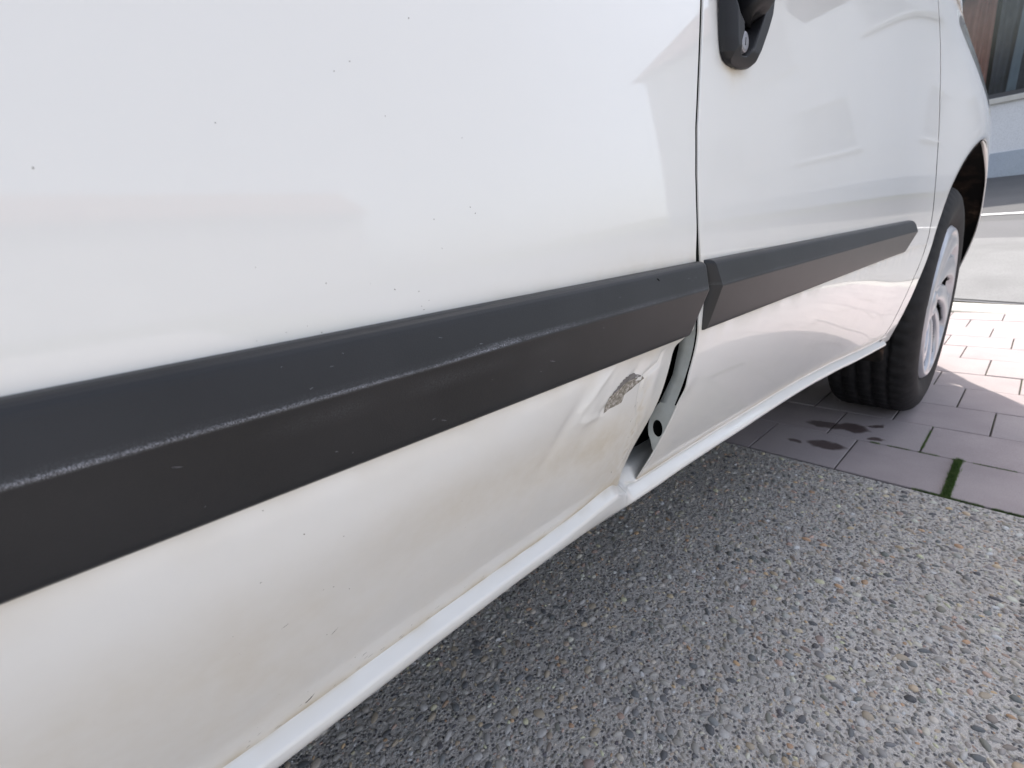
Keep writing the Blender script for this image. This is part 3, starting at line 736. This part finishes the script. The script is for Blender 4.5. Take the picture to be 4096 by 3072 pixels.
# grip bar inside
rows = []
for t in np.linspace(0, 1, 40):
    z = .7245 + t * .19; r = min(1.0, math.sqrt(max(0.0, 1 - (1 - min(1, t / .07)) ** 2)))
    cx = .4415 + .010 * ss(.72, .76, z); row = []
    for q in np.linspace(0, 2 * PI, 28, endpoint=False):
        ca, sa = math.cos(q), math.sin(q)
        row.append((float(cx) + .0145 * r * math.copysign(abs(ca) ** .7, ca), .0255 - .004 + .0125 * r * math.copysign(abs(sa) ** .7, sa) - .008 * math.sin(t * PI), z - .004 * sa * (1 - min(1, t / .1))))
    rows.append(row)
link('handle_grip', grid(np.array(rows), wrap=True), HPLAST, handle)
lk = empty('lock_cylinder', (0, 0, 0), handle)
LC = (.4188, .7060); LY = float(side_y(*LC)) - .0095 - .0015 * 0
tt = np.linspace(0, 2 * PI, 40, endpoint=False); rows = []
for r, d in ((0.0001, 0), (.0045, 0), (.0062, .0003), (.0068, .001), (.0068, .008)):
    rows.append([(LC[0] + r * math.cos(q), LY + d, LC[1] + r * math.sin(q) * 1.08) for q in tt])
link('lock_face', grid(np.array(rows), wrap=True), LOCK, handle)
bpy.data.objects.remove(lk)
MB().box((LC[0] - .0005, LY - .0001, LC[1] - .0026), (LC[0] + .0005, LY + .001, LC[1] + .0026)).build('key_slot', BLACK, handle)

# ------------------------------------------------------------------ wheels
def make_wheel(cx, cy, steer=0.0, flip=False):
    KT = .972
    wh = empty('wheel', (cx, cy, WR * KT - .0005), van); wh.rotation_euler = (0, 0, steer)
    # tyre: profile (axial y, radius); y = 0 is the hubcap plane
    prof_ = [(.030, .205), (.012, .212), (.004, .222), (-.004, .240), (-.009, .258), (-.009, .272), (-.004, .290), (.004, .303), (.012, .310), (.022, .3145),
             (.034, .315), (.040, .315), (.0405, .311), (.046, .311), (.0465, .3155), (.072, .3158), (.0725, .311), (.079, .311), (.0795, .316), (.105, .316), (.1055, .311), (.112, .311), (.1125, .3158), (.138, .3155), (.1385, .311), (.144, .311), (.1445, .315), (.165, .313), (.178, .303), (.188, .27), (.19, .24), (.17, .21)]
    na_ = 300; a = np.linspace(0, 2 * PI, na_, endpoint=False); rows = []
    for y, r in prof_:
        rad = np.full(na_, r); yy = np.full(na_, y)
        if r > .312:      # sipes across the tread blocks
            cut = (np.floor(np.arange(na_) + y * 60).astype(int) % 5) == 0
            rad = rad - .0055 * cut
        if .300 < r <= .3125 and y < .05:
            cut = (np.arange(na_) % 5) == 0; rad = rad - .003 * cut
        if .245 < r < .27 and y < 0: yy = yy - .0006 * ((np.arange(na_) % 60) < 24)
        zc = rad * np.sin(a); flat = np.clip(-.311 - zc, 0, 1) * 0
        rows.append(np.stack([rad * KT * np.cos(a), yy, np.maximum(zc, -.3145) * KT], -1))
    P_ = np.array(rows)
    if flip: P_[:, :, 1] *= -1
    link('tyre', grid(P_, wrap=True, flip=not flip), RUBBER, wh)
    # wheel cover: seven pairs of swept spokes
    nr_, nt_ = 64, 720; r = np.linspace(.0, 1, nr_)[:, None]; a = np.linspace(0, 2 * PI, nt_, endpoint=False)[None, :]
    Rr_ = .2065 * r + 0 * a; sw = a + .75 * r * r
    ns = 9
    ph = (sw * ns / (2 * PI)) % 1.0; w = np.abs(ph - .5) * 2                   # 0 spoke centre, 1 gap centre
    body = ss(.20, .30, r) * (1 - ss(.86, .93, r))
    gap_ = ss(.60, .80, w)
    y = -.006 + .016 * (1 - ss(.10, 1.0, r)) + body * gap_ * .012 - .0035 * body * np.cos((ph - .35) * 2 * PI) * (1 - gap_)
    y = y - .006 * (1 - ss(.14, .19, r)) + .003 * (ss(.075, .09, r) - ss(.10, .12, r)) - .0035 * np.exp(-((r - .94) / .022) ** 2)
    y = y + .007 * ss(.97, 1.0, r)
    hole = (w > .74) & (r > .27) & (r < .84)
    P_ = np.stack([Rr_ * np.cos(a), y + 0 * Rr_, Rr_ * np.sin(a)], -1)
    if flip: P_[:, :, 1] *= -1
    cover = link('wheel_cover', grid(P_, wrap=True, mask=hole[:-1], flip=flip), CAP, wh)
    rows = []
    for rr, yy in ((.001, .075), (.06, .07), (.10, .045), (.15, .06), (.19, .07), (.206, .03)):
        q = np.linspace(0, 2 * PI, 48, endpoint=False); rows.append(np.stack([rr * np.cos(q), np.full(48, yy if not flip else -yy), rr * np.sin(q)], -1))
    link('wheel_disc', grid(np.array(rows), wrap=True), LINER, wh)
    return wh
make_wheel(WX, .0095, 0.0)
make_wheel(-1.06, .012)
make_wheel(WX, 1.80, flip=True)
make_wheel(-1.06, 1.80, flip=True)

# ------------------------------------------------------------------ GROUND
def sheet(name, x0, x1, y0, y1, z, mat, nx=2, ny=2, kind='structure', parent=None):
    xs = np.linspace(x0, x1, nx); ys = np.linspace(y0, y1, ny)
    P_ = np.array([[(x, y, z) for y in ys] for x in xs])
    o = link(name, grid(P_, flip=True), mat, parent)
    if kind: o['kind'] = kind
    return o
sheet('ground', -60, 3.7, -60, 60, -.035, SOIL)
AGX = 1.158
drive = sheet('driveway', -14, AGX - .003, -12, 6, 0.0, CONC)
# pebbles set in the surface
def pebble_mesh(seed):
    r_ = random.Random(seed); n = 8; V = []; F = []
    j = [r_.uniform(.82, 1.15) for _ in range(n)]
    for ring, (rad, h) in enumerate(((1.0, -.25), (.93, .30), (.58, .82))):
        for i in range(n):
            a = i / n * 2 * PI + r_.uniform(-.1, .1); V.append((rad * j[i] * math.cos(a), rad * j[i] * math.sin(a), h))
    V.append((0, 0, 1.0))
    for ring in range(2):
        for i in range(n):
            a = ring * n + i; b_ = ring * n + (i + 1) % n; F.append((a, b_, b_ + n, a + n))
    for i in range(n): F.append((2 * n + i, 2 * n + (i + 1) % n, 3 * n))
    return np.array(V), F
PAL = np.array([(.20,.195,.195),(.16,.16,.165),(.27,.26,.25),(.105,.115,.12),(.055,.06,.068),(.33,.31,.285),(.40,.33,.24),(.36,.23,.14),(.45,.42,.38),(.24,.20,.17),(.30,.22,.19),(.19,.19,.16),(.50,.48,.46),(.035,.036,.04),(.22,.23,.23)])
PW = np.array([13,12,10,10,6,9,7.5,2.6,5,7,4,5,2.5,2.5,7]); PW = PW / PW.sum()
def scatter(n, x0, x1, y0, y1, smin, smax, pw):
    x = rng.uniform(x0, x1, n); y = rng.uniform(y0, y1, n)
    s = smin + (smax - smin) * rng.random(n) ** pw
    return x, y, s
sets = [scatter(21000, -.15, AGX - .012, -1.15, .62, .0022, .0066, 1.7), scatter(75000, -.15, AGX - .006, -.95, .50, .0011, .0028, 1.0)]
X = np.concatenate([s[0] for s in sets]); Y = np.concatenate([s[1] for s in sets]); R0 = np.concatenate([s[2] for s in sets])
# drop small ones that fall inside big ones (coarse cells)
cell = {}
order = np.argsort(-R0); keep = []
for i in order:
    cx_, cy_ = int(X[i] / .012), int(Y[i] / .012); ok = True
    for a in (-1, 0, 1):
        for b_ in (-1, 0, 1):
            for (px, py, pr) in cell.get((cx_ + a, cy_ + b_), ()):
                if (px - X[i]) ** 2 + (py - Y[i]) ** 2 < ((pr + R0[i]) * .86) ** 2: ok = False; break
            if not ok: break
        if not ok: break
    if ok: cell.setdefault((cx_, cy_), []).append((X[i], Y[i], R0[i])); keep.append(i)
keep = np.array(keep); X, Y, R0 = X[keep], Y[keep], R0[keep]
vis = R0 / np.sqrt((X - CAM.x) ** 2 + (Y - CAM.y) ** 2 + CAM.z ** 2)
# only those in view can be among the 300 singled out
dv = np.stack([X - CAM.x, Y - CAM.y, np.full(len(X), -CAM.z)], 1)
f_ = dv @ np.array(fwd); px = 2048 + 1799.8 * (dv @ np.array(right)) / f_; py = 1536 - 1799.8 * (dv @ np.array(up)) / f_
inv = (f_ > 0) & (px < 4090) & (px > 1300) & (py < 3066) & (py > 1900)
rank = np.argsort(-(vis * inv)); single = set(rank[:300].tolist())
shapes = [pebble_mesh(i) for i in range(10)]
tint = PAL[rng.choice(len(PAL), len(X), p=PW)] * rng.uniform(1.0, 2.0, (len(X), 1)) * np.array([1.06, 1.0, .91]) + rng.uniform(-.008, .008, (len(X), 3)); tint = np.clip(tint * 1.12, .02, .7)
asp = rng.uniform(.45, .95, len(X)); rot = rng.uniform(0, PI, len(X)); hh = rng.uniform(.30, .70, len(X))
Vs, Fs, Cs, base = [], [], [], 0
rest = np.array([i for i in range(len(X)) if i not in single])
for sh in range(10):
    for small in (0, 1):
        ids = rest[(rest % 10 == sh) & ((R0[rest] < .0021) == bool(small))]
        if not len(ids): continue
        v, f = shapes[sh]
        if small:       # fewer faces on the grit
            v = v[[0, 2, 4, 6, 8, 10, 12, 14, 24]]; f = [(0, 1, 5, 4), (1, 2, 6, 5), (2, 3, 7, 6), (3, 0, 4, 7), (4, 5, 8), (5, 6, 8), (6, 7, 8), (7, 4, 8)]
        c, s_ = np.cos(rot[ids])[:, None], np.sin(rot[ids])[:, None]
        lx_, ly_ = v[None, :, 0] * R0[ids][:, None] * 1.15, v[None, :, 1] * (R0[ids] * asp[ids])[:, None] * 1.05
        P_ = np.stack([X[ids][:, None] + lx_ * c - ly_ * s_, Y[ids][:, None] + lx_ * s_ + ly_ * c, v[None, :, 2] * (R0[ids] * hh[ids])[:, None]], -1)
        Vs.append(P_.reshape(-1, 3)); Cs.append(np.repeat(tint[ids], len(v), 0))
        tri = []
        for q in f: tri += [(q[0], q[1], q[2])] + ([(q[0], q[2], q[3])] if len(q) == 4 else [])
        tri = np.array(tri); off = base + np.arange(len(ids))[:, None, None] * len(v)
        Fs.append((tri[None] + off).reshape(-1, 3)); base += len(ids) * len(v)
V = np.concatenate(Vs); Cc = np.concatenate(Cs); T = np.concatenate(Fs).astype(np.int32)
me = bpy.data.meshes.new('pebbles'); me.vertices.add(len(V)); me.vertices.foreach_set('co', V.astype(np.float32).ravel())
me.loops.add(T.size); me.loops.foreach_set('vertex_index', T.ravel()); me.polygons.add(len(T)); me.polygons.foreach_set('loop_start', np.arange(0, T.size, 3, dtype=np.int32))
me.update(calc_edges=True); me.validate()
ca = me.color_attributes.new('tint', 'FLOAT_COLOR', 'POINT'); ca.data.foreach_set('color', np.concatenate([Cc, np.ones((len(Cc), 1))], 1).ravel().astype(np.float32))
o = link('pebbles', me, PEB, drive); o['kind'] = 'stuff'
pcol = {}
for i in sorted(single):
    ci = int(np.argmin(((PAL * 1.12 - tint[i]) ** 2).sum(1))); key = (i % 5, ci)
    if key not in pcol:
        v, f = shapes[i % 5]; pm = bpy.data.meshes.new('pebble'); pm.from_pydata(v.tolist(), [], f)
        c4 = pm.color_attributes.new('tint', 'FLOAT_COLOR', 'POINT'); c4.data.foreach_set('color', np.tile(np.array([*(PAL[ci] * 1.12), 1.0]), (len(v), 1)).ravel().astype(np.float32))
        pm.materials.append(PEB); pm.polygons.foreach_set('use_smooth', [True] * len(pm.polygons)); pcol[key] = pm
    o = bpy.data.objects.new('pebble', pcol[key]); COL.objects.link(o); o.parent = drive
    o.location = (X[i], Y[i], 0); o.rotation_euler = (0, 0, rot[i]); o.scale = (R0[i] * 1.15, R0[i] * asp[i] * 1.05, R0[i] * hh[i])

# block paving
bed = sheet('paving', AGX - .003, 3.74, -4.5, 6, -.0045, SAND)
def paver_mesh(w, d, e=.0015):
    return MB().box((-w / 2, -d / 2, -.05), (w / 2, d / 2, 0), e).mesh()
cx_list = [1.163, 1.366, 1.560, 1.754, 1.960, 2.144, 2.366, 2.572, 2.776, 2.980, 3.184]
joints = [-.1105, -.041, -.147, -.067, -.182, -.0975, -.014, -.137, -.065, -.165, -.08]
pm_cache = {}
cnt = 0
for i, x0 in enumerate(cx_list):
    x1 = cx_list[i + 1] if i + 1 < len(cx_list) else 3.385
    for k in range(-9, 12):
        y0 = joints[i] + k * .192; g = .0032
        gl = gr = g / 2
        if i == 0 and k == 0: gl = .0075
        if i == 0 and k == -1: gr = .0055
        w = (x1 - x0) - g; d = .192 - gl - gr
        key = (round(w, 4), round(d, 4))
        if key not in pm_cache:
            pm_cache[key] = paver_mesh(*key); pm_cache[key].materials.append(PAV)
        o = bpy.data.objects.new('paver', pm_cache[key]); COL.objects.link(o); o.parent = bed
        o.location = ((x0 + x1) / 2 + random.uniform(-.0008, .0008), y0 + gl + d / 2, random.uniform(-.0015, .0005))
        o.rotation_euler = (random.uniform(-.004, .004), random.uniform(-.004, .004), random.uniform(-.004, .004)); cnt += 1
# uneven pale edging stones before the kerb
km = MB().box((-.145, -.245, -.05), (.145, .245, 0), .012).mesh(); km.materials.append(KERBC)
for k in range(-5, 6):
    o = bpy.data.objects.new('edging_stone', km); COL.objects.link(o); o.parent = bed
    o.location = (3.555 + k * .12, k * .50 + .02, random.uniform(-.002, .006)); o.rotation_euler = (0, 0, -.24 + random.uniform(-.01, .01))

# moss and tiny grass in the joints
def moss(segs, name, n, w, h):
    V = []; F = []
    L = [math.dist(a, b) for a, b, _ in segs]; tot = sum(L)
    for (a, b, dens), l in zip(segs, L):
        for _ in range(int(n * l * dens)):
            t = random.random(); cx_ = a[0] + (b[0] - a[0]) * t; cy_ = a[1] + (b[1] - a[1]) * t
            den = nz(cx_ * 25, cy_ * 25, 3)
            if den < -.15 and dens < 1.5: continue
            dxn, dyn = -(b[1] - a[1]) / l, (b[0] - a[0]) / l; o_ = random.gauss(0, w * (1.0 if dens >= 1.5 else .6))
            cx_ += dxn * o_; cy_ += dyn * o_
            hh_ = h * random.uniform(.3, 1.0) * (1 if dens >= 1.5 else .6); a_ = random.uniform(0, 2 * PI); ww = random.uniform(.0005, .0012)
            tx, ty = random.uniform(-.4, .4) * hh_, random.uniform(-.4, .4) * hh_; k0 = len(V)
            V += [(cx_ - ww * math.cos(a_), cy_ - ww * math.sin(a_), -.008), (cx_ + ww * math.cos(a_), cy_ + ww * math.sin(a_), -.008), (cx_ + tx + ww * .4, cy_ + ty, -.004 + hh_), (cx_ + tx - ww * .4, cy_ + ty, -.004 + hh_)]
            F.append((k0, k0 + 1, k0 + 2, k0 + 3))
    o = link(name, mesh(V, F), MOSS); return o
o = moss([((1.160, -.1105), (1.366, -.1105), 2.2), ((1.364, -.10), (1.364, -.24), 1.0), ((1.366, .02), (1.366, -.08), .5), ((1.366, .07), (1.366, .035), .8), ((1.162, -.06), (1.161, -.32), 1.0), ((1.366, -.24), (1.366, -.6), .8), ((1.366,-.041),(1.56,-.041),.25)], 'moss', 16000, .0029, .012)
tag(o, 'green moss growing in the paver joints beside the washed concrete', 'moss', kind='stuff')

# ------------------------------------------------------------------ STREET, laid on its own slope
street = empty('street_frame', (3.75, 0, 0)); street.rotation_euler = (0, -math.atan(.09), 0)
bpy.context.view_layer.update()
SM = street.matrix_world.copy(); bpy.data.objects.remove(street)
BSK = -.35; SK = .28                                   # the street runs a little askew to the van
def strip(name, xa, xb, z, mat, sk=SK, y0=-25, y1=25, label=None, cat=None):
    P_ = np.array([[SM @ Vector((x + sk * y, y, z)) for y in np.linspace(y0, y1, 2)] for x in (xa, xb)])
    o = link(name, grid(P_, flip=True), mat); o['kind'] = 'structure'; return o
strip('verge', -.02, 60, -.03, SOIL)
strip('gutter_joint', -.02, .04, .001, ASPH2)
strip('pavement', .02, 2.35, .006, GUTTER)
strip('road', 2.3, 10.6, -.004, ASPH)
strip('road_repair', 2.33, 3.55, .001, ASPH2)
strip('road_marking', 4.08, 4.22, .004, LINEP, sk=.28)

# building over the road
def on_street(x, y, z): return SM @ Vector((x, y, z))
bld = empty('house', tuple(on_street(10.55, .3, 0)))
tag(bld, 'pale rendered house across the street with a dark framed curtained window', 'house')
BM = SM.copy(); BM.translation = on_street(11.1, .3, .05)
BM = BM @ Matrix.Rotation(-math.atan(BSK), 4, 'Z')
bld.matrix_world = BM
def bbox(name, a, b, mat, parent=bld, bev=0.0):
    o = MB().box(a, b, bev).build(name, mat, parent); return o
# local: x = depth away from us, y = left, z = up
wins = [(-.05, 1.55, 1.46, 3.55, 'dark'), (-5.6, -3.9, 1.42, 2.9, 'white'), (-9.2, -7.5, 1.42, 2.9, 'white'), (-3.0, -1.9, 4.3, 5.7, 'white'), (-6.4, -5.2, 4.3, 5.7, 'white'), (3.2, 4.8, 1.42, 2.9, 'white'), (.2, 1.4, 4.3, 5.7, 'white')]
def wall_with_holes(parent, y0, y1, z0, z1, holes, t, mat):
    ys = sorted({y0, y1} | {h[0] for h in holes} | {h[1] for h in holes}); zs = sorted({z0, z1} | {h[2] for h in holes} | {h[3] for h in holes})
    mb = MB()
    for i in range(len(ys) - 1):
        for j in range(len(zs) - 1):
            cy_, cz_ = (ys[i] + ys[i + 1]) / 2, (zs[j] + zs[j + 1]) / 2
            if any(h[0] < cy_ < h[1] and h[2] < cz_ < h[3] for h in holes): continue
            mb.box((0, ys[i], zs[j]), (t, ys[i + 1], zs[j + 1]))
    return mb.build('wall', mat, parent)
wall_with_holes(bld, -11.5, 6.5, .42, 6.4, wins, .30, RENDER_W)
bbox('plinth', (-.02, -11.5, -.4), (.28, 6.5, .42), PLINTH)
SHUT = plain('pale_shutter', (.60, .60, .62), (.64, .64, .66), 4)
def shutter(wd, y0, y1, z0, z1):
    mb = MB(); z = z0 + .09
    while z < z1 - .10: mb.box((.06, y0 + .09, z), (.078, y1 - .09, z + .046), .008); z += .05
    o = mb.build('roller_shutter', SHUT, wd)
def window(parent, y0, y1, z0, z1, kind):
    fm = FRAME if kind == 'dark' else WFRAME
    f = MB(); w = .085 if kind == 'dark' else .09
    f.box((.08, y0, z0), (.15, y1, z0 + w)).box((.08, y0, z1 - w * (2.4 if kind == 'dark' else 1)), (.15, y1, z1)).box((.08, y0, z0 + w), (.15, y0 + w, z1 - w)).box((.08, y1 - w, z0 + w), (.15, y1, z1 - w))
    if kind == 'white': f.box((.085, (y0 + y1) / 2 - .05, z0 + w), (.145, (y0 + y1) / 2 + .05, z1 - w))
    wd = f.build('window', fm, parent)
    MB().box((.11, y0 + w, z0 + w), (.116, y1 - w, z1 - w)).build('pane', PANE, wd)
    MB().box((.55, y0 - .1, z0 - .1), (.60, y1 + .1, z1 + .1)).build('dark_room', BLACK, wd)
    return wd
for (y0, y1, z0, z1, kd) in wins:
    wd = window(bld, y0, y1, z0, z1, kd)
    MB().box((-.07, y0 - .12, z0 - .10), (.09, y1 + .12, z0 - .003), .012).build('window_sill', SILLM, bld)
    def curtain(ya, yb, mat, x=.24, amp=.03, per=.16):
        n = 60; yy = np.linspace(ya, yb, n); P_ = []
        for z in np.linspace(z0 + .02, z1 + .05, 6):
            P_.append([(x + amp * math.sin(y / per * 2 * PI + .8 * math.sin(y * 7)) + .01 * z, y + (z - z0) * .02 * math.sin(y * 9), z) for y in yy])
        link('curtain', grid(np.array(P_)), mat, wd)
    if kd == 'dark':
        curtain(.87, 1.52, CURT_O); curtain(.20, .80, CURT_G, x=.30); curtain(.42, .56, CURT_B, x=.22, amp=.012); curtain(.02, .16, CURT_B, x=.25)
    else: shutter(wd, y0, y1, z0, z1)
bbox('side_wall', (.30, -11.5, -.4), (8, -11.2, 6.4), RENDER_W); bbox('side_wall', (.30, 6.2, -.4), (8, 6.5, 6.4), RENDER_W)
rf = MB(); rf.v = [(-.4, -11.9, 6.4), (-.4, 6.9, 6.4), (4, 6.9, 9.2), (4, -11.9, 9.2), (8.4, 6.9, 6.4), (8.4, -11.9, 6.4)]; rf.f = [(0, 1, 2, 3), (3, 2, 4, 5), (0, 3, 5), (1, 4, 2), (0, 5, 4, 1)]
rf.build('roof', TILE, bld)

# unseen house added behind the camera so the paint has something to reflect
refl_house = empty('house', (-3, -26.0, 0)); refl_house.rotation_euler = (0, 0, -PI / 2 + PI)
refl_house.rotation_euler = (0, 0, -PI / 2)
tag(refl_house, 'pale grey house out of view, added for the van paint to reflect', 'house')
w2 = [(-5.5, -4.0, 1.0, 2.3, 'white'), (-1.2, .6, 1.0, 2.3, 'white'), (3.0, 4.4, 1.0, 2.3, 'white')]
wall_with_holes(refl_house, -16, 15, 0, 5.0, w2, .3, HOUSEW)
for w_ in w2: shutter(window(refl_house, *w_), *w_[:4])
rf = MB(); rf.v = [(-.4, -16.4, 5.0), (-.4, 15.4, 5.0), (3.5, 15.4, 7.0), (3.5, -16.4, 7.0), (7.4, 15.4, 5.0), (7.4, -16.4, 5.0)]; rf.f = [(0, 1, 2, 3), (3, 2, 4, 5), (0, 3, 5), (1, 4, 2), (0, 5, 4, 1)]
rf.build('roof', TILE, refl_house)
